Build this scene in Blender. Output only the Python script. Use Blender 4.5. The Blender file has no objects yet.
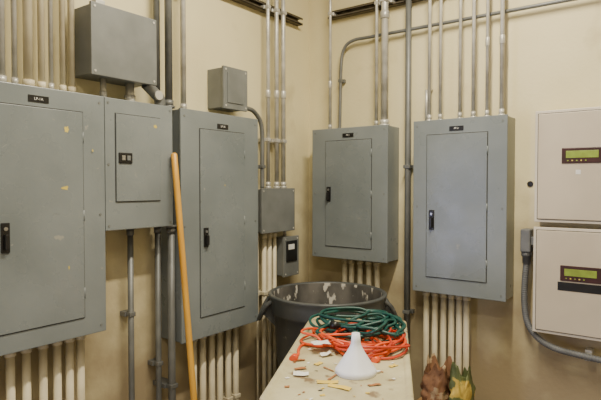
import bpy, bmesh, math, random
from math import sin, cos, pi, radians
from mathutils import Vector, Matrix, noise
random.seed(7)
COL=bpy.context.scene.collection

# ------------------------------------------------------------ materials
def new_mat(name):
    m=bpy.data.materials.new(name); m.use_nodes=True
    return m, m.node_tree.nodes, m.node_tree.links, m.node_tree.nodes["Principled BSDF"]

def mat(name, c1, c2=None, scale=6, rough=.5, metal=0, bump=0, bscale=80, spec=.5, lo=.35, hi=.65,
        spots=None, spot_scale=30, spot_th=.68, detail=5, stretch=(1,1,1), soft=.03, rvar=0, shade_stain=None):
    m,N,K,B=new_mat(name)
    mp=N.new("ShaderNodeMapping"); mp.inputs["Scale"].default_value=stretch
    geo=N.new("ShaderNodeNewGeometry")
    K.new(geo.outputs["Position"],mp.inputs[0])
    B.inputs["Roughness"].default_value=rough; B.inputs["Metallic"].default_value=metal
    B.inputs["Specular IOR Level"].default_value=spec
    c2=c2 or tuple(x*.85 for x in c1)
    n=N.new("ShaderNodeTexNoise"); n.inputs["Scale"].default_value=scale; n.inputs["Detail"].default_value=detail
    K.new(mp.outputs[0],n.inputs["Vector"])
    r=N.new("ShaderNodeValToRGB"); r.color_ramp.elements[0].position=lo; r.color_ramp.elements[1].position=hi
    r.color_ramp.elements[0].color=(*c2,1); r.color_ramp.elements[1].color=(*c1,1)
    K.new(n.outputs["Fac"],r.inputs[0]); out=r.outputs[0]
    if spots:
        s=N.new("ShaderNodeTexNoise"); s.inputs["Scale"].default_value=spot_scale; s.inputs["Detail"].default_value=6
        K.new(mp.outputs[0],s.inputs["Vector"])
        rr=N.new("ShaderNodeValToRGB"); rr.color_ramp.elements[0].position=spot_th; rr.color_ramp.elements[1].position=spot_th+soft
        K.new(s.outputs["Fac"],rr.inputs[0])
        mx=N.new("ShaderNodeMix"); mx.data_type='RGBA'; mx.inputs[7].default_value=(*spots,1)
        K.new(rr.outputs[0],mx.inputs[0]); K.new(out,mx.inputs[6]); out=mx.outputs[2]
    if shade_stain:
        # ceiling-light falloff and brown stains painted darker towards the floor, broken up by noise
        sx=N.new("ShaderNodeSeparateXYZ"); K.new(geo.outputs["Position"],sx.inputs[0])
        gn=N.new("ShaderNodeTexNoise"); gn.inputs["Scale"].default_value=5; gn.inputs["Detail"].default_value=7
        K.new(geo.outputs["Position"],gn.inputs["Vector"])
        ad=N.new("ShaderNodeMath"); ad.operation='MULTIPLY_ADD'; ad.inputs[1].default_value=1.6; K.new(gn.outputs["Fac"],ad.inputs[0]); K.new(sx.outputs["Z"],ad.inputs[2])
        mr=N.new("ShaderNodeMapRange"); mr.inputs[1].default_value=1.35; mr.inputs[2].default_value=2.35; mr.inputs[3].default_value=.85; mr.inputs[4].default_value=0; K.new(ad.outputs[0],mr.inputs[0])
        mx=N.new("ShaderNodeMix"); mx.data_type='RGBA'; mx.inputs[7].default_value=(*shade_stain,1)
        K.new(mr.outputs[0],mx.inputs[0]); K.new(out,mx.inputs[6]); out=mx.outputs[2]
    K.new(out,B.inputs["Base Color"])
    if rvar:
        mr=N.new("ShaderNodeMapRange"); mr.inputs[3].default_value=rough-rvar; mr.inputs[4].default_value=rough+rvar
        n2=N.new("ShaderNodeTexNoise"); n2.inputs["Scale"].default_value=9; n2.inputs["Detail"].default_value=6
        K.new(geo.outputs["Position"],n2.inputs["Vector"]); K.new(n2.outputs["Fac"],mr.inputs[0]); K.new(mr.outputs[0],B.inputs["Roughness"])
    if bump:
        b=N.new("ShaderNodeTexNoise"); b.inputs["Scale"].default_value=bscale; b.inputs["Detail"].default_value=3
        K.new(geo.outputs["Position"],b.inputs["Vector"])
        bp=N.new("ShaderNodeBump"); bp.inputs["Strength"].default_value=bump; bp.inputs["Distance"].default_value=.004
        K.new(b.outputs["Fac"],bp.inputs["Height"]); K.new(bp.outputs[0],B.inputs["Normal"])
    return m

M_wall=mat("cream_wall_paint",(.72,.645,.405),(.63,.555,.335),1.8,.7,0,.25,60,.3,spots=(.48,.40,.23),spot_scale=2.6,spot_th=.60,soft=.14,shade_stain=(.27,.205,.125))
M_floor=mat("concrete_floor",(.30,.28,.25),(.2,.19,.17),4,.7,0,.3,40)
M_ceil=mat("ceiling_paint",(.40,.37,.30),(.35,.32,.26),3,.8)
M_gray=mat("grey_enamel_panel",(.215,.24,.246),(.165,.188,.193),3,.31,0,.07,90,.55,spots=(.29,.29,.26),spot_scale=20,spot_th=.70,rvar=.12)
M_door=mat("grey_enamel_door",(.205,.23,.237),(.155,.178,.184),3,.28,0,.07,90,.6,spots=(.30,.30,.27),spot_scale=18,spot_th=.71,rvar=.11)
M_jbox=mat("junction_box_grey",(.19,.20,.195),(.145,.155,.15),8,.45,.1,.05,100)
M_scuff=mat("bare_metal_scuff",(.30,.32,.32),None,40,.4)
M_gap=mat("seam_shadow_plate",(.03,.03,.03),None,5,.8)  # dark plate stands in for the shaded gap around each door
M_galv=mat("galvanised_steel",(.60,.59,.54),(.42,.41,.37),14,.36,.3,.05,90,.5)
M_dkcond=mat("grey_painted_conduit",(.17,.175,.17),(.125,.13,.125),12,.45,.2)
M_cream=mat("cream_painted_conduit",(.66,.60,.43),(.52,.46,.32),9,.55)
M_strut=mat("strut_steel",(.16,.135,.095),(.09,.075,.05),12,.55,.4)
M_black=mat("black_plastic",(.012,.012,.013),(.008,.008,.008),20,.35)
M_chrome=mat("latch_steel",(.5,.5,.5),(.4,.4,.4),20,.3,.9)
M_white=mat("white_paint",(.75,.75,.72),None,8,.5)
M_beige=mat("beige_enclosure",(.54,.475,.375),(.48,.42,.33),4,.42,0,.04,100,.4)
M_beige2=mat("beige_enclosure_trim",(.62,.57,.48),(.55,.50,.42),4,.4)
M_lcd=mat("lcd_green",(.26,.36,.05),(.2,.26,.04),30,.3)
M_dispred=mat("display_bezel_dark",(.05,.018,.02),(.035,.015,.016),20,.3)
M_yel=mat("yellow_paint_scrape",(.66,.52,.10),None,60,.6)
M_wood=mat("broom_handle_wood",(.76,.43,.065),(.58,.29,.035),14,.4,stretch=(1,1,.15))
M_wood2=mat("raw_wood",(.35,.2,.08),None,14,.6)
M_brist=mat("broom_bristle",(.05,.04,.035),None,60,.9,bump=.8,bscale=200)
M_barrel=mat("barrel_grey_plastic",(.085,.09,.088),(.055,.06,.06),8,.42,0,.1,60,spots=(.24,.23,.20),spot_scale=14,spot_th=.66)
M_barin=mat("barrel_inside_splattered",(.14,.132,.12),(.05,.048,.045),9,.6,0,.15,60,spots=(.58,.55,.48),spot_scale=24,spot_th=.57,soft=.05,stretch=(1,1,.5))
M_cart=mat("cart_tan_plastic",(.54,.50,.31),(.38,.33,.19),7,.5,0,.2,60,spots=(.20,.14,.075),spot_scale=13,spot_th=.60,soft=.06)
M_cartleg=mat("cart_leg_brown",(.20,.17,.12),(.13,.11,.08),9,.6)
M_green=mat("dark_green_cord",(.008,.075,.062),(.005,.048,.040),20,.4)
M_orange=mat("orange_cord",(.80,.105,.015),(.64,.07,.012),20,.4)
M_red=mat("red_cord",(.55,.05,.015),(.42,.03,.012),20,.4)
M_funnel=mat("translucent_white_plastic",(.80,.83,.88),(.76,.79,.84),10,.35)
M_funnel.node_tree.nodes["Principled BSDF"].inputs["Subsurface Weight"].default_value=.25
M_funnel.node_tree.nodes["Principled BSDF"].inputs["Subsurface Radius"].default_value=(.03,.03,.03)
M_rubber=mat("rubber_wheel",(.03,.03,.03),None,20,.8)
M_paper=mat("paper_white",(.75,.74,.70),(.68,.66,.6),20,.8)
M_papery=mat("paper_yellow",(.72,.52,.08),None,20,.8)
M_paperb=mat("scrap_brown",(.36,.15,.05),None,20,.8)
M_sackb=mat("brown_kraft_paper",(.30,.15,.07),(.14,.065,.03),9,.7,0,.35,30,spots=(.46,.33,.19),spot_scale=13,spot_th=.57)
M_sackg=mat("green_yellow_printed_bag",(.16,.19,.07),(.08,.10,.035),9,.5,0,.35,30,spots=(.60,.44,.09),spot_scale=9,spot_th=.54)
M_flex=mat("liquidtight_flex_grey",(.15,.155,.16),(.11,.115,.12),20,.5)

# ------------------------------------------------------------ geometry helpers
def obj(name,bm,m,parent=None,smooth=False):
    me=bpy.data.meshes.new(name); bmesh.ops.recalc_face_normals(bm,faces=bm.faces); bm.to_mesh(me); bm.free()
    mats=m if isinstance(m,(list,tuple)) else [m]
    for x in mats: me.materials.append(x)
    if smooth:
        for p in me.polygons: p.use_smooth=True
    o=bpy.data.objects.new(name,me); COL.objects.link(o)
    if parent:
        o.parent=parent
        o.matrix_parent_inverse=Matrix.Identity(4) if parent.get("_l") else Matrix.Translation(-Vector(parent.location))
    return o

def empty(name,loc,rot=0,local=False):
    e=bpy.data.objects.new(name,None); e.empty_display_size=.1; e.location=loc; e.rotation_euler=(0,0,rot); COL.objects.link(e)
    if local: e["_l"]=1
    return e

def add_box(bm,lo,hi,bev=0,seg=2,mi=0):
    v=[bm.verts.new((x,y,z)) for x in (lo[0],hi[0]) for y in (lo[1],hi[1]) for z in (lo[2],hi[2])]
    fs=[(0,1,3,2),(4,6,7,5),(0,4,5,1),(2,3,7,6),(0,2,6,4),(1,5,7,3)]
    F=[bm.faces.new([v[i] for i in f]) for f in fs]
    for f_ in F: f_.material_index=mi
    if bev:
        E=set(e for f_ in F for e in f_.edges)
        r=bmesh.ops.bevel(bm,geom=list(E),offset=bev,segments=seg,affect='EDGES',profile=.6)
        for f_ in r['faces']: f_.material_index=mi
def srt(a,b): return tuple(min(x,y) for x,y in zip(a,b)),tuple(max(x,y) for x,y in zip(a,b))
def box(name,a,b,m,parent=None,bev=0,seg=2):
    bm=bmesh.new(); lo,hi=srt(a,b); add_box(bm,lo,hi,bev,seg); return obj(name,bm,m,parent)

def catmull(P,n=10,closed=False):
    P=[Vector(p) for p in P]; out=[]; L=len(P)
    rng=range(L) if closed else range(L-1)
    for i in rng:
        g=lambda k:P[k%L] if closed else P[max(0,min(L-1,k))]
        p0,p1,p2,p3=g(i-1),g(i),g(i+1),g(i+2)
        for j in range(n):
            t=j/n
            out.append(.5*((2*p1)+(p2-p0)*t+(2*p0-5*p1+4*p2-p3)*t*t+(3*p1-p0-3*p2+p3)*t**3))
    if not closed: out.append(P[-1])
    return out
def add_tube(bm,P,r,seg=12,closed=False,caps=True,mi=0):
    P=[Vector(p) for p in P]; n=len(P); rings=[]
    up=None
    for i in range(n):
        if closed: t=(P[(i+1)%n]-P[i-1]).normalized()
        else: t=(P[min(n-1,i+1)]-P[max(0,i-1)]).normalized()
        if up is None:
            a=Vector((0,0,1)) if abs(t.z)<.9 else Vector((1,0,0)); up=(a-t*a.dot(t)).normalized()
        else:
            up=(up-t*up.dot(t)).normalized()
        s=t.cross(up); rr=r[i] if isinstance(r,(list,tuple)) else r
        rings.append([bm.verts.new(P[i]+(up*cos(2*pi*k/seg)+s*sin(2*pi*k/seg))*rr) for k in range(seg)])
    m_=n if closed else n-1
    for i in range(m_):
        A=rings[i];B=rings[(i+1)%n]
        for k in range(seg):
            f=bm.faces.new((A[k],A[(k+1)%seg],B[(k+1)%seg],B[k])); f.smooth=True; f.material_index=mi
    if caps and not closed:
        for R_ in (rings[0],rings[-1]):
            f=bm.faces.new(R_); f.material_index=mi
def lathe(bm,prof,seg=48,c=(0,0),mi=0,smooth=True):
    rings=[]
    for r,z in prof:
        rings.append([bm.verts.new((c[0]+r*cos(2*pi*k/seg),c[1]+r*sin(2*pi*k/seg),z)) for k in range(seg)])
    for A,B in zip(rings,rings[1:]):
        for k in range(seg):
            f=bm.faces.new((A[k],A[(k+1)%seg],B[(k+1)%seg],B[k])); f.smooth=smooth; f.material_index=mi
    return rings

# wall frames: u along wall, v height, w out of wall
def WL(u,v,w): return (w,u,v)
def WB(u,v,w): return (u,-w,v)

# ------------------------------------------------------------ room
X1,Y1,H=3.7,-4.4,3.2
DY0,DY1,DZ=-3.42,-2.50,2.05
bm=bmesh.new()
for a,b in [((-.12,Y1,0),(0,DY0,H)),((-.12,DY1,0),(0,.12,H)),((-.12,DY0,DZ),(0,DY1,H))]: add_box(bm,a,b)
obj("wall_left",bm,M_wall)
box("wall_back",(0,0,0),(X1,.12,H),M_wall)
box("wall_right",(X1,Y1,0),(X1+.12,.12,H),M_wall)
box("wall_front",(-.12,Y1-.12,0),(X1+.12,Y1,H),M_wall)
box("floor",(-.12,Y1-.12,-.1),(X1+.12,.12,0),M_floor)
box("ceiling",(-.12,Y1-.12,H),(X1+.12,.12,H+.1),M_ceil)
# unseen doorway, added for the bluish sheen lamp; leaf folded back inside the room
E=empty("added_doorway",(.04,DY0,0))
bm=bmesh.new()
for a,b in [((-.12,DY0,0),(.012,DY0+.045,DZ)),((-.12,DY1-.045,0),(.012,DY1,DZ)),((-.12,DY0,DZ-.045),(.012,DY1,DZ))]: add_box(bm,a,b,.004,1)
obj("door_frame",bm,M_dkcond,E)
box("door_leaf",(.02,-4.28,.01),(.063,DY0,DZ-.05),M_dkcond,E,.003,1)
bm=bmesh.new(); add_tube(bm,[(.063,-4.2,1.0),(.11,-4.2,1.0),(.115,-4.2,1.0),(.13,-4.2,1.0)],[.012,.012,.028,.026],14); obj("door_knob",bm,M_chrome,E)

# ------------------------------------------------------------ panels
def text_obj(name,s,loc,size,wall,parent):
    cu=bpy.data.curves.new(name,'FONT'); cu.body=s; cu.size=size; cu.align_x='CENTER'; cu.align_y='CENTER'; cu.extrude=.0002
    o=bpy.data.objects.new(name,cu); o.rotation_euler=(pi/2,0,pi/2) if wall is WL else (pi/2,0,0); o.location=loc
    cu.materials.append(M_white); COL.objects.link(o)
    o.parent=parent; o.matrix_parent_inverse=Matrix.Translation(-Vector(parent.location))

def screw(bm,W,u,v,w,r=.005):
    c=Vector(W(u,v,w)); n=Vector(W(0,0,1)); add_tube(bm,[c,c+n*.002],r,10)

def mark(W,u,v,sx,sz,w,m,parent,tilt=0):
    bm=bmesh.new(); n=11; vs=[]
    for k in range(n):
        r=.5*(.5+.6*random.random()); a=sx*r*cos(2*pi*k/n); b=sz*r*sin(2*pi*k/n)
        vs.append(bm.verts.new(W(u+a*cos(tilt)-b*sin(tilt),v+a*sin(tilt)+b*cos(tilt),w)))
    bm.faces.new(vs); obj("paint_mark",bm,m,parent)

def panel(W,u0,u1,v0,v1,door,handle_u,handle_v,label,label_v,depth=.146,marks=(),hh=.09,scuffs=8):
    um=(u0+u1)/2
    E=empty("electrical_panel",W(um,v0,0))
    box("cabinet_body",W(u0+.004,v0+.004,0),W(u1-.004,v1-.004,depth-.014),M_gray,E,.002,1)
    box("front_cover",W(u0,v0,depth-.014),W(u1,v1,depth),M_gray,E,.003)
    du0,du1,dv0,dv1=door
    box("door_seam",W(du0-.0034,dv0-.0034,depth-.004),W(du1+.0034,dv1+.0034,depth+.0006),M_gap,E)
    box("door",W(du0,dv0,depth-.003),W(du1,dv1,depth+.005),M_door,E,.002)
    bm=bmesh.new()
    for t in (.12,.5,.88):
        v=dv0+(dv1-dv0)*t
        a=Vector(W(du1+.001,v-.02,depth+.003)); b=Vector(W(du1+.001,v+.02,depth+.003)); add_tube(bm,[a,b],.003,8)
    obj("hinges",bm,M_gray,E)
    bm=bmesh.new()
    for u in (u0+.022,u1-.022):
        for t in (.03,.5,.97): screw(bm,W,u,v0+(v1-v0)*t,depth)
    obj("cover_screws",bm,M_jbox,E)
    hw=.014
    bm=bmesh.new()
    a,b=srt(W(handle_u-hw,handle_v-hh/2,depth+.004),W(handle_u+hw,handle_v+hh/2,depth+.010)); add_box(bm,a,b,.0025)
    a,b=srt(W(handle_u-.007,handle_v-hh*.40,depth+.009),W(handle_u+.007,handle_v+hh*.12,depth+.024)); add_box(bm,a,b,.003)
    obj("latch_handle",bm,M_black,E)
    bm=bmesh.new(); c=Vector(W(handle_u,handle_v+hh*.3,depth+.009)); add_tube(bm,[c,c+Vector(W(0,0,1))*.004],.0065,14)
    obj("lock_cylinder",bm,M_chrome,E)
    if label:
        lm=(du0+du1)/2
        box("name_plate",W(lm-.036,label_v-.0115,depth-.001),W(lm+.036,label_v+.0115,depth+.0022),M_black,E)
        text_obj("plate_text",label,W(lm,label_v,depth+.0026),.013,W,E)
    for (u,v,sx,sz) in marks: mark(W,u,v,sx,sz,depth+.0054,M_yel,E)
    for i in range(scuffs):
        mark(W,random.uniform(du0+.02,du1-.02),random.uniform(dv0+.03,dv1-.03),random.uniform(.006,.045),random.uniform(.001,.0026),depth+.0053,random.choice((M_jbox,M_scuff,M_scuff)),E,random.uniform(-1.2,1.2))
    return E

panel(WL,-2.055,-1.546,.935,1.84,(-1.965,-1.639,1.005,1.768),-1.922,1.325,"LP-1A",1.797,marks=[(-1.703,1.70,.026,.032),(-1.71,1.49,.034,.016),(-1.70,1.2,.006,.02),(-1.60,1.63,.008,.012)],hh=.10)
panel(WL,-1.169,-.652,.79,1.84,(-1.057,-.761,.888,1.757),-1.026,1.257,"LP-1B",1.779,marks=[(-.9,1.5,.006,.012)])
panel(WB,.13,.63,1.075,1.827,(.228,.53,1.145,1.753),.252,1.447,"PP-1",1.782,hh=.085)
panel(WB,.779,1.256,.945,1.832,(.856,1.163,1.028,1.755),.885,1.322,"PP-2",1.782,hh=.10)

E=empty("load_center_panel",WL(-1.38,1.322,0))
box("cabinet_body",WL(-1.54,1.325,0),WL(-1.218,1.835,.134),M_gray,E,.002,1)
box("front_cover",WL(-1.544,1.322,.134),WL(-1.214,1.839,.146),M_gray,E,.003)
box("door_seam",WL(-1.501,1.432,.14),WL(-1.281,1.783,.1466),M_gap,E)
box("door",WL(-1.498,1.435,.143),WL(-1.284,1.78,.152),M_door,E,.002)
bm=bmesh.new(); a,b=srt(WL(-1.489,1.586,.15),WL(-1.427,1.628,.157)); add_box(bm,a,b,.003); obj("latch_plate",bm,M_black,E)
box("latch_slide",WL(-1.478,1.597,.156),WL(-1.462,1.617,.161),M_chrome,E,.002)
box("latch_slide",WL(-1.454,1.597,.156),WL(-1.438,1.617,.161),M_jbox,E,.002)
bm=bmesh.new()
for u in (-1.53,-1.228):
    for v in (1.34,1.58,1.82): screw(bm,WL,u,v,.146)
obj("cover_screws",bm,M_jbox,E)
mark(WL,-1.31,1.745,.02,.02,.1524,M_yel,E); mark(WL,-1.36,1.58,.006,.02,.1524,M_scuff,E,.2)

def jbox(name,W,u0,u1,v0,v1,d,lip=.006,m=M_jbox,screws=True):
    E=empty(name,W((u0+u1)/2,v0,0))
    box("box_body",W(u0+lip,v0+lip,0),W(u1-lip,v1-lip,d-.012),m,E,.002,1)
    box("box_cover",W(u0,v0,d-.014),W(u1,v1,d),m,E,.003)
    if screws:
        bm=bmesh.new()
        for u in (u0+.015,u1-.015):
            for v in (v0+.015,v1-.015): screw(bm,W,u,v,d,.005)
        obj("cover_screws",bm,M_galv,E)
    return E
E=jbox("junction_box",WL,-1.600,-1.298,1.917,2.19,.15)
bm=bmesh.new(); a,b=srt(WL(-1.56,2.19,.08),WL(-1.52,2.215,.12)); add_box(bm,a,b,.003); obj("top_hub",bm,M_galv,E)
jbox("junction_box",WL,-.593,-.303,1.24,1.482,.12)
E=jbox("disconnect_switch",WL,-.875,-.703,1.875,2.082,.12)
bm=bmesh.new(); a,b=srt(WL(-.85,1.905,.119),WL(-.735,2.055,.124)); add_box(bm,a,b,.002); obj("switch_door",bm,M_jbox,E)
bm=bmesh.new(); a,b=srt(WL(-.703,1.93,.06),WL(-.69,1.99,.09)); add_box(bm,a,b,.003); obj("switch_lever",bm,M_galv,E)
E=jbox("control_relay_box",WL,-.38,-.238,.975,1.205,.1)
box("relay_face",WL(-.36,1.06,.099),WL(-.262,1.18,.106),M_black,E,.003)
box("relay_tag",WL(-.345,1.13,.105),WL(-.29,1.16,.1075),M_white,E,.001)

# ------------------------------------------------------------ conduits
def conduit(W,pts,r,m,coup=(),straps=(),name="electrical_conduit",conn=()):
    P=[Vector(W(*p)) for p in pts]
    E=empty(name,P[0])
    bm=bmesh.new(); add_tube(bm,P,r,14); obj("pipe",bm,m,E)
    if coup or conn:
        bm=bmesh.new()
        for (u,v,w) in coup:
            c=Vector(W(u,v,w)); add_tube(bm,[c-Vector((0,0,.022)),c-Vector((0,0,.019)),c+Vector((0,0,.019)),c+Vector((0,0,.022))],[r*1.1,r*1.28,r*1.28,r*1.1],14)
        for (u,v,w,s) in conn:
            c=Vector(W(u,v,w)); add_tube(bm,[c,c+Vector((0,0,s*.010))],r*1.6,8); add_tube(bm,[c+Vector((0,0,s*.010)),c+Vector((0,0,s*.035))],r*1.25,12)
        obj("fittings",bm,m,E,)
    if straps:
        bm=bmesh.new()
        for (u,v,w) in straps:
            a,b=srt(W(u-r*1.7,v-.010,0),W(u+r*1.7,v+.010,max(w-r,.004))); add_box(bm,a,b,.001,1)
            a,b=srt(W(u-r*1.2,v-.010,w-r),W(u+r*1.2,v+.010,w+r*1.2)); add_box(bm,a,b,.004,2)
        obj("pipe_clamps",bm,m,E)
    return E
def vert(W,u,v0,v1,w,r,m,end=None,**k):
    conn=[(u,v0,w,1)] if end=='b' else ([(u,v1,w,-1)] if end=='t' else [])
    return conduit(W,[(u,v0,w),(u,v1,w)],r,m,conn=conn,straps=[(u,s,w) for s in k.get('st',())],coup=[(u,s,w) for s in k.get('cp',())])

T=1.84
for u,r,m,st in [(-1.985,.010,M_galv,2.45),(-1.935,.010,M_galv,2.45),(-1.883,.0135,M_galv,2.43),(-1.838,.0095,M_galv,2.5),(-1.79,.0165,M_cream,2.46),(-1.742,.012,M_cream,2.44),(-1.706,.0085,M_galv,2.44),(-1.661,.0105,M_cream,2.44),(-1.595,.0125,M_cream,2.42)]:
    vert(WL,u,T,H,.055 if u<-1.62 else .02,r,m,'b',st=(st,)) if u<-1.62 else vert(WL,-1.622,T,H,.05,r,m,'b',st=(st,))
vert(WL,-1.50,1.839,1.923,.07,.012,M_galv,'b')
vert(WL,-1.375,1.839,1.923,.07,.018,M_galv,'b')
bm=bmesh.new()
E=empty("conduit_elbow_fitting",WL(-1.29,1.87,.1))
P=catmull([WL(-1.235,1.839,.09),WL(-1.238,1.875,.09),WL(-1.262,1.895,.09),WL(-1.31,1.93,.09)],8); add_tube(bm,P,.024,14); obj("elbow",bm,M_dkcond,E)
bm=bmesh.new(); c=Vector(WL(-1.262,1.885,.108)); add_tube(bm,[c,c+Vector((.012,0,0))],.02,16); obj("round_cover",bm,M_galv,E)
vert(WL,-1.188,0,1.322,.10,.0165,M_dkcond,'t',st=(.6,))
vert(WL,-1.222,0,1.322,.05,.013,M_dkcond,'t',st=(.7,))
vert(WL,-1.195,1.839,H,.10,.0165,M_dkcond,'b',st=(2.5,))
vert(WL,-1.215,1.839,H,.045,.014,M_dkcond,None,st=(2.5,))
vert(WL,-1.365,0,1.322,.05,.0125,M_dkcond,'t',st=(.95,))
vert(WL,-1.077,T,H,.06,.013,M_galv,'b',st=(2.4,))
for u in (-1.985,-1.93,-1.868,-1.812,-1.751,-1.697,-1.648,-1.602):
    vert(WL,u,0,.935,.055,.0155,M_cream,'t',st=(.5,))
for u in (-1.02,-.96,-.90,-.845,-.785,-.73):
    vert(WL,u,0,.79,.055,.0165,M_cream,'t',st=(.4,))
for u,r in ((-.47,.011),(-.395,.0125),(-.335,.0135)):
    vert(WL,u,1.482,H,.06,r,M_galv,'b',st=(2.48,1.75),cp=(2.05+u*.1,))
conduit(WL,catmull([(-.703,1.905,.06),(-.655,1.905,.06),(-.59,1.895,.06),(-.535,1.845,.06),(-.52,1.77,.06),(-.52,1.65,.06),(-.52,1.482,.06)],8),.012,M_dkcond,straps=[(-.52,1.6,.06)])
for u,r in ((-.555,.006),(-.50,.014),(-.455,.014),(-.41,.012)):
    vert(WL,u,0,1.24,.055,r,M_cream,'t',st=(.9,))
vert(WL,-.31,1.205,1.24,.05,.010,M_galv)
T4=1.827
vert(WB,.200,T4,H,.06,.0095,M_galv,'b',st=(2.52,),cp=(2.1,))
vert(WB,.513,T4,H,.06,.0095,M_galv,'b',st=(2.52,))
vert(WB,.572,T4,H,.075,.020,M_galv,'b',st=(2.52,),cp=(2.44,))
vert(WB,.698,0,H,.04,.0165,M_dkcond,None,st=(2.52,1.6,.8))
conduit(WB,catmull([(.252,T4,.035),(.256,2.0,.035),(.262,2.22,.035),(.285,2.31,.035),(.345,2.345,.035),(.45,2.347,.035),(.7,2.347,.035),(1.2,2.347,.035),(1.7,2.347,.035),(2.6,2.347,.035)],8),.0095,M_dkcond,straps=[(.258,2.12,.035)])
for u,r,top in [(.815,.0095,2.0),(.840,.009,H),(.900,.0085,H),(1.004,.0085,H),(1.072,.0095,H),(1.140,.0085,H),(1.210,.0105,H)]:
    if top<3: conduit(WB,[(u,1.832,.06),(u,top,.06),(u,top+.01,.02),(u,top+.01,0)],r,M_galv)
    else: vert(WB,u,1.832,top,.085,r,M_galv,'b',st=(2.52,),cp=(2.2,) if u>1.1 else ())
for u,t in ((.300,0),(.347,0),(.405,0),(.461,.01),(.513,.02)):
    conduit(WB,[(u,1.075,.05),(u+t*.3,.9,.05),(u+t,0,.05)],.0155,M_cream,conn=[(u,1.075,.05,-1)])
for u in (.818,.866,.914,.957,.998,1.036):
    vert(WB,u,0,.945,.055,.0155,M_cream,'t',st=(.4,))

def strut(W,u0,u1,v,name="strut_channel"):
    E=empty(name,W((u0+u1)/2,v,0))
    bm=bmesh.new()
    for a,b in [((u0,v-.0205,0),(u1,v+.0205,.004)),((u0,v-.0205,0),(u1,v-.017,.041)),((u0,v+.017,0),(u1,v+.0205,.041)),((u0,v+.010,.037),(u1,v+.0205,.041)),((u0,v-.0205,.037),(u1,v-.010,.041))]:
        p,q=srt(W(*a),W(*b)); add_box(bm,p,q)
    obj("channel",bm,M_strut,E)
strut(WL,-2.4,-.12,2.487); strut(WB,.17,1.5,2.52)
E=empty("flexible_conduit",WB(1.325,1.2,.06))
bm=bmesh.new(); a,b=srt(WB(1.302,1.18,0),WB(1.348,1.29,.085)); add_box(bm,a,b,.008,3)
a,b=srt(WB(1.34,1.215,.035),WB(1.366,1.255,.07)); add_box(bm,a,b,.003)
c=Vector(WB(1.325,1.18,.055)); add_tube(bm,[c,c-Vector((0,0,.02)),c-Vector((0,0,.02)),c-Vector((0,0,.055))],[.024,.024,.019,.019],14); obj("entry_fitting",bm,M_flex,E)
P=catmull([WB(1.325,1.13,.055),WB(1.318,1.03,.055),WB(1.318,.93,.055),WB(1.335,.84,.06),(1.385,-.065,.775),(1.46,-.07,.742),(1.56,-.07,.73),(1.7,-.07,.722),(1.95,-.06,.72),(2.3,-.06,.72)],40)
bm=bmesh.new(); add_tube(bm,P,[.0155 if i%4<2 else .0138 for i in range(len(P))],12); obj("corrugated_hose",bm,M_flex,E)
bm=bmesh.new(); a,b=srt(WB(1.58,.705,0),WB(1.61,.755,.055)); add_box(bm,a,b,.003); obj("hose_clamp",bm,M_galv,E)
E=empty("wall_knockout_plug",WB(1.325,1.505,0))
bm=bmesh.new(); c=Vector(WB(1.325,1.505,0)); add_tube(bm,[c,c+Vector((0,-.004,0))],.014,14); obj("plug",bm,M_black,E)

for i,(v0,v1,dv) in enumerate(((1.328,1.842,(1.597,1.667)),(.812,1.305,(1.066,1.136)))):
    u0=1.366 if i==0 else 1.364; u1=u0+.50
    E=empty("alarm_control_cabinet",WB((u0+u1)/2,v0,0))
    box("back_box",WB(u0+.004,v0+.004,0),WB(u1-.004,v1-.004,.085),M_beige2,E,.002,1)
    box("door_frame",WB(u0,v0,.083),WB(u1,v1,.094),M_beige2,E,.003)
    box("door_seam",WB(u0+.012,v0+.012,.09),WB(u1-.012,v1-.012,.0945),M_gap,E)
    box("door",WB(u0+.015,v0+.015,.09),WB(u1-.015,v1-.015,.100),M_beige,E,.003)
    uc=1.60
    box("display_bezel",WB(uc-.118,dv[0],.098),WB(uc+.118,dv[1],.104),M_dispred,E,.003)
    box("display_lcd",WB(uc-.10,dv[0]+.024,.103),WB(uc+.03,dv[1]-.014,.1055),M_lcd,E,.001)
    for k in range(5): box("status_led",WB(uc-.095+k*.018,dv[0]+.010,.103),WB(uc-.089+k*.018,dv[0]+.015,.1055),M_yel if k%2 else M_lcd,E)
    if i==1: box("warning_label",WB(uc-.128,dv[0]-.045,.099),WB(uc+.1,dv[0]-.006,.1012),M_black,E)
    else: box("door_tag",WB(1.54,v0+.22,.099),WB(1.56,v0+.24,.1008),M_white,E)

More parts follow.
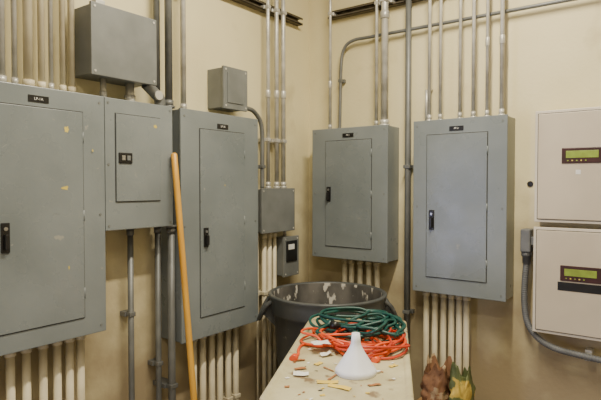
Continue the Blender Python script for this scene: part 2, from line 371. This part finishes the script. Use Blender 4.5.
# ------------------------------------------------------------ barrel on dolly
bc=(.445,-.452)
E=empty("trash_barrel",(bc[0],bc[1],0))
bm=bmesh.new()
z0,zt=.15,.947
outer=[(0.001,z0),(.215,z0),(.228,z0+.012),(.232,z0+.05),(.262,.62),(.266,.63),(.266,.65),(.276,.845),(.292,.85),(.296,.86),(.298,.905),(.302,.93),(.306,.938),(.306,.944),(.300,zt),(.288,zt),(.284,.940)]
lathe(bm,outer,64,bc)
obj("barrel_shell",bm,M_barrel,E)
bm=bmesh.new()
lathe(bm,[(.284,.940),(.280,.90),(.262,.70),(.222,z0+.02),(.001,z0+.018)],64,bc); obj("barrel_inside",bm,M_barin,E)
ang0=radians(36.7)
for s in (0,pi):
    a0=ang0+s; bm=bmesh.new()
    P=[]
    for da,r,z in ((-.30,.296,.915),(-.27,.325,.89),(-.2,.345,.845),(-.08,.352,.815),(.08,.352,.815),(.2,.345,.845),(.27,.325,.89),(.30,.296,.915)):
        P.append((bc[0]+r*cos(a0+da),bc[1]+r*sin(a0+da),z))
    add_tube(bm,catmull(P,6),.012,10)
    for da in (-.18,.18):
        c=Vector((cos(a0+da),sin(a0+da),0)); t=Vector((-c.y,c.x,0))*.004; b0=Vector((bc[0],bc[1],0))
        q=[b0+c*.272+Vector((0,0,.78)),b0+c*.292+Vector((0,0,.9)),b0+c*.34+Vector((0,0,.85))]
        A=[bm.verts.new(x-t) for x in q]; B=[bm.verts.new(x+t) for x in q]
        bm.faces.new(A); bm.faces.new(B)
        for i in range(3): bm.faces.new((A[i],A[(i+1)%3],B[(i+1)%3],B[i]))
    obj("side_handle",bm,M_barrel,E,)
bm=bmesh.new(); lathe(bm,[(.001,.10),(.235,.10),(.24,.11),(.24,.15),(.234,.155),(.001,.15)],48,bc); obj("dolly_base",bm,M_rubber,E)
bm=bmesh.new()
for k in range(5):
    a=2*pi*k/5+.3; c=Vector((bc[0]+.19*cos(a),bc[1]+.19*sin(a),.036))
    add_tube(bm,[c-Vector((0,.014,0)),c+Vector((0,.014,0))],.036,16); add_tube(bm,[c,(c.x,c.y,.10)],.012,8)
obj("dolly_casters",bm,M_rubber,E)

# ------------------------------------------------------------ utility cart (local frame, +y away from camera)
CA=radians(26.9); CC=Vector((.995,-1.135,0)); CZ=.91
E=empty("utility_cart",CC,CA,True)
W2,L2=.212,.495
def rrect(w,l,r,n=6):
    out=[]
    for cx,cy,a0 in ((w-r,l-r,0),(-w+r,l-r,pi/2),(-w+r,-l+r,pi),(w-r,-l+r,3*pi/2)):
        for k in range(n+1):
            a=a0+pi/2*k/n; out.append((cx+r*cos(a),cy+r*sin(a)))
    return out
def tray(name,ztop,h,depthin,m):
    bm=bmesh.new()
    loops=[(W2-.02,L2-.02,.03,ztop-h),(W2-.006,L2-.006,.036,ztop-h+.01),(W2,L2,.04,ztop-.03),(W2,L2,.04,ztop-.004),(W2-.004,L2-.004,.038,ztop),(W2-.016,L2-.016,.03,ztop),(W2-.02,L2-.02,.028,ztop-.003),(W2-.024,L2-.024,.026,ztop-depthin)]
    rings=[[bm.verts.new((x,y,z)) for x,y in rrect(w,l,r)] for w,l,r,z in loops]
    n=len(rings[0])
    for A,B in zip(rings,rings[1:]):
        for k in range(n): bm.faces.new((A[k],A[(k+1)%n],B[(k+1)%n],B[k])).smooth=True
    bm.faces.new(rings[0]); bm.faces.new(rings[-1])
    return obj(name,bm,m,E)
tray("top_shelf",CZ,.07,.006,M_cart); tray("lower_shelf",.30,.09,.05,M_cart)
for i,(sx,sy) in enumerate(((1,1),(-1,1),(1,-1),(-1,-1))):
    bm=bmesh.new(); x=sx*(W2-.05); y=sy*(L2-.06)
    add_box(bm,(x-.03,y-.035,.12),(x+.03,y+.035,CZ-.06),.012,3); obj("leg_%d"%(i+1),bm,M_cartleg,E)
    bm=bmesh.new(); add_tube(bm,[(x-.016,y,.05),(x+.016,y,.05)],.05,20); obj("caster_wheel_%d"%(i+1),bm,M_rubber,E)
    bm=bmesh.new(); add_box(bm,(x-.024,y-.02,.05),(x-.018,y+.02,.125)); add_box(bm,(x+.018,y-.02,.05),(x+.024,y+.02,.125)); add_box(bm,(x-.024,y-.02,.115),(x+.024,y+.02,.125)); obj("caster_fork_%d"%(i+1),bm,M_galv,E)
CT=CZ-.006
CM=Matrix.Translation(CC)@Matrix.Rotation(CA,4,'Z')
def onc(x,y,z=0): return CM@Vector((x,y,CT+z))

# cords
def cord(name,P,r,m,plug=None):
    Q=[onc(*p) for p in P]; E=empty(name,(Q[0].x,Q[0].y,CT))
    bm=bmesh.new(); add_tube(bm,catmull(Q,8),r,8); obj("cord",bm,m,E)
    if plug:
        c=Q[-1]; d=(Q[-1]-Q[-2]); d.z=0; d.normalize()
        bm=bmesh.new(); add_tube(bm,[c,c+d*.012,c+d*.014,c+d*.04],[r*1.1,r*1.7,r*2.6,r*2.8],12); obj("plug",bm,plug,E)
def coil(cx,cy,rx,ry,n,z0,dz,r,jit,ph=0,step=9,drift=.02):
    P=[]; ox=oy=0; tl=random.uniform(0,6); sc=1
    for k in range(int(n*step)):
        a=ph+2*pi*k/step; t=k/(n*step)
        if k%step==0:
            nx=drift*(random.random()-.5)*2; ny=drift*(random.random()-.5)*2; ns=1+jit*(random.random()-.5)*2; tl+=.8
        ox+=(nx-ox)*.3; oy+=(ny-oy)*.3; sc+=(ns-sc)*.3
        jr=sc*(1+jit*.45*(random.random()-.5)*2)
        x=cx+ox+rx*jr*cos(a)+.018*sin(3.1*a+tl); y=cy+oy+ry*jr*sin(a)+.016*cos(2.3*a+tl)
        x=max(-.205,min(.203,x)); y=min(.455,y)
        P.append((x,y,max(r+ (.004 if abs(x)>.185 or y>.43 else 0),z0+dz*t+.014*(random.random()-.5)+.014*sin(a*1.4+tl))))
    return P
r=.0050
cord("orange_extension_cord",coil(.03,.12,.14,.15,5,.006,.026,r,.20,.4,drift=.035)+[(-.02,.05,.02),(-.10,.03,.008),(-.17,.05,.006),(-.18,-.01,.006),(-.172,-.06,.006),(-.175,-.085,.006)],r,M_orange,M_orange)
cord("red_extension_cord",coil(.06,.09,.11,.13,5,.018,.022,.0044,.26,2.2,drift=.04)+[(.10,-.02,.015),(.02,-.03,.008),(-.05,.02,.02)],.0044,M_red,M_red)
cord("orange_extension_cord",coil(-.05,.13,.11,.09,3,.02,.02,.0044,.30,1.2,drift=.045)+[(.10,.05,.035),(.14,.0,.01),(.11,-.06,.006)],.0044,M_orange,M_orange)
cord("green_extension_cord",coil(.02,.28,.160,.135,6,.022,.045,.0060,.18,1.0,drift=.03)+[(.12,.12,.05),(.04,.055,.045),(-.06,.05,.045),(-.13,.10,.04),(-.10,.17,.05)],.0060,M_green,M_green)
cord("green_extension_cord",coil(.08,.18,.09,.13,4,.045,.025,.0060,.30,.2,drift=.04)+[(.02,.10,.065),(-.04,.12,.062)],.0060,M_green,M_black)

# funnel
fp=onc(.038,-.205); E=empty("plastic_funnel",fp)
bm=bmesh.new()
prof=[(.063,0),(.065,.002),(.065,.014),(.061,.018),(.047,.040),(.030,.066),(.019,.086),(.0155,.096),(.0150,.105),(.0125,.128),(.0105,.128),(.0125,.105),(.0165,.086),(.028,.064),(.045,.038),(.059,.014),(.061,0.0),(.063,0)]
lathe(bm,[(a,b+fp.z) for a,b in prof],48,(fp.x,fp.y)); obj("funnel_shell",bm,M_funnel,E)
bm=bmesh.new()
d=Vector((.8,.6,0)); c=fp+d*.065+Vector((0,0,.007)); add_tube(bm,catmull([c-Vector((0,0,.003))+Vector((-.6,.8,0))*.008,c+d*.012,c-Vector((-.6,.8,0))*.008],5),.0025,8); obj("hang_tab",bm,M_funnel,E)

def scrap(bm,x,y,sx,sy,rot,mi,z=.0012,curl=.004):
    g=[]
    for i in range(4):
        row=[]
        for j in range(4):
            px=(i/3-.5)*sx; py=(j/3-.5)*sy
            px+=sx*.08*(random.random()-.5); py+=sy*.08*(random.random()-.5)
            row.append(bm.verts.new(onc(x+px*cos(rot)-py*sin(rot),y+px*sin(rot)+py*cos(rot),z+curl*random.random())))
        g.append(row)
    for i in range(3):
        for j in range(3): bm.faces.new((g[i][j],g[i+1][j],g[i+1][j+1],g[i][j+1])).material_index=mi
E=empty("paper_scraps",onc(0,-.2))
bm=bmesh.new()
scrap(bm,-.10,-.01,.06,.055,.3,0,.030,.008); scrap(bm,-.075,-.05,.05,.03,.7,0,.004,.01)
scrap(bm,-.04,-.30,.065,.024,.2,1); scrap(bm,.0,-.335,.07,.026,-.4,1); scrap(bm,.155,-.12,.035,.016,.9,1)
scrap(bm,-.14,-.20,.04,.02,.5,2); scrap(bm,-.03,-.26,.055,.008,1.2,2); scrap(bm,-.13,-.25,.05,.035,.1,0,.002,.008)
scrap(bm,.10,-.30,.04,.016,.4,2); scrap(bm,-.05,-.19,.05,.006,2.4,2); scrap(bm,-.16,-.12,.045,.016,.4,2); scrap(bm,-.09,-.14,.035,.02,1.1,1)
for k in range(45):
    s=.005+.011*random.random()
    scrap(bm,random.uniform(-.18,.18),random.uniform(-.46,.08),s,s*random.uniform(.3,1),random.random()*3,random.choice((0,1,2,2,3)),.0012,.002)
obj("scrap_sheets",bm,[M_paper,M_papery,M_paperb,M_black],E)

# ------------------------------------------------------------ broom
Tt=Vector((.166,-1.223,1.632)); Bt=Vector((.348,-1.235,.14))
E=empty("push_broom",(Bt.x,Bt.y,0))
bm=bmesh.new(); n=12
P=[Bt.lerp(Tt,k/n) for k in range(n+1)]+[Tt+(Tt-Bt).normalized()*.006]
add_tube(bm,P,[.0135]*(n+1)+[.008],16); obj("handle",bm,M_wood,E)
bm=bmesh.new(); add_box(bm,(Bt.x-.035,Bt.y-.2,.10),(Bt.x+.035,Bt.y+.2,.145),.008,3); obj("broom_block",bm,M_wood2,E)
bm=bmesh.new()
for i in range(26):
    for j in range(4):
        x=Bt.x-.025+j*.0165; y=Bt.y-.19+i*.0152
        add_tube(bm,[(x,y,.102),(x+.006*(j-1.5),y+.004*(random.random()-.5),0.0)],[.005,.008],6)
obj("bristles",bm,M_brist,E)

# ------------------------------------------------------------ wooden crate with two crumpled bags
cx0,cx1,cy0,cy1,cz=.84,1.20,-.34,-.09,.40
E=empty("wooden_crate",((cx0+cx1)/2,(cy0+cy1)/2,0))
bm=bmesh.new()
for x in (cx0,cx1-.03):
    for y in (cy0,cy1-.03): add_box(bm,(x,y,0),(x+.03,y+.03,cz-.015))
for k in range(4):
    z=.02+k*.095
    add_box(bm,(cx0,cy0-.012,z),(cx1,cy0,z+.075),.002,1); add_box(bm,(cx0,cy1,z),(cx1,cy1+.012,z+.075),.002,1)
    add_box(bm,(cx0-.012,cy0,z),(cx0,cy1,z+.075),.002,1); add_box(bm,(cx1,cy0,z),(cx1+.012,cy1,z+.075),.002,1)
for k in range(3): add_box(bm,(cx0,cy0+k*.084,cz-.015),(cx1,cy0+k*.084+.082,cz),.002,1)
obj("crate_slats",bm,M_wood2,E)
def bag(name,cx,cy,rx,ry,h,m,seed,lean,pinch):
    E=empty(name,(cx,cy,cz)); bm=bmesh.new(); seg=44; nz=20; rings=[]
    for i in range(nz+1):
        t=i/nz; ring=[]
        for k in range(seg):
            a=2*pi*k/seg
            q=(abs(cos(a))**4+abs(sin(a))**4)**(-.25)
            w=1.0+.06*sin(t*pi)
            fl=1-pinch*max(0,t-.45)/.55     # bag mouth flattens front-to-back
            ridge=abs(noise.noise(Vector((cos(a)*1.3+seed,sin(a)*1.3,t*2.4+seed))))
            r2=abs(noise.noise(Vector((cos(a)*3+seed,sin(a)*3,t*5))))
            s=w*q*(.90+.42*ridge+.20*r2)
            x=cx+rx*s*cos(a)+lean*t*t; y=cy+ry*s*sin(a)*fl-.01*t
            topw=1+t*t*.45*noise.noise(Vector((cos(a)*1.9,sin(a)*1.9,seed)))
            ring.append(bm.verts.new((x,y,cz+h*t*topw)))
        rings.append(ring)
    for A,B in zip(rings,rings[1:]):
        for k in range(seg): bm.faces.new((A[k],A[(k+1)%seg],B[(k+1)%seg],B[k])).smooth=(k%3!=0)
    bm.faces.new(rings[0])
    top=rings[-1]; mx=sum(v.co.x for v in top)/seg; my=sum(v.co.y for v in top)/seg
    inn=[bm.verts.new((mx+(v.co.x-mx)*.85,my+(v.co.y-my)*.75,v.co.z-.06)) for v in top]
    for k in range(seg): bm.faces.new((top[k],top[(k+1)%seg],inn[(k+1)%seg],inn[k]))
    bm.faces.new(inn)
    obj("bag_body",bm,m,E)
bag("crumpled_paper_bag",.945,-.215,.058,.065,.205,M_sackb,1.3,.012,.3)
bag("crumpled_plastic_bag",1.078,-.215,.040,.065,.215,M_sackg,5.7,-.010,.3)

# ------------------------------------------------------------ lights
def fluor(x,y,rot,e,z=H,w=.08):
    E=empty("fluorescent_light_fixture",(x,y,z),rot,True)
    bm=bmesh.new(); add_box(bm,(-.11,-.62,-.07),(.11,.62,0),.01,2); obj("housing",bm,M_white,E)
    ld=bpy.data.lights.new("tube_light",'AREA'); ld.shape='RECTANGLE'; ld.size=w; ld.size_y=1.2; ld.energy=e; ld.color=(1,.90,.70)
    l=bpy.data.objects.new("tube_light",ld); COL.objects.link(l); l.parent=E; l.location=(0,0,-.08)
fluor(1.30,-1.30,0,84); fluor(2.1,-2.9,radians(90),30)
ld=bpy.data.lights.new("added_sheen_light",'AREA'); ld.shape='RECTANGLE'; ld.size=1.75; ld.size_y=.8; ld.energy=72; ld.color=(.58,.62,1)  # unseen bluish lamp, added to give one panel its sheen
l=bpy.data.objects.new("added_sheen_light",ld); COL.objects.link(l); l.location=(-.14,(DY0+DY1)/2,.95); l.rotation_euler=(0,radians(-90),0)
w=bpy.data.worlds.new("world"); bpy.context.scene.world=w; w.use_nodes=True
w.node_tree.nodes["Background"].inputs[0].default_value=(.5,.6,.85,1); w.node_tree.nodes["Background"].inputs[1].default_value=1.0

# ------------------------------------------------------------ camera
cd=bpy.data.cameras.new("camera"); cam=bpy.data.objects.new("camera",cd); COL.objects.link(cam)
cam.location=(1.989,-2.757,1.5); cam.rotation_euler=(radians(90-1.6),0,radians(36.7)); cd.lens=32.17; cd.sensor_width=36; cd.clip_start=.02
bpy.context.scene.camera=cam
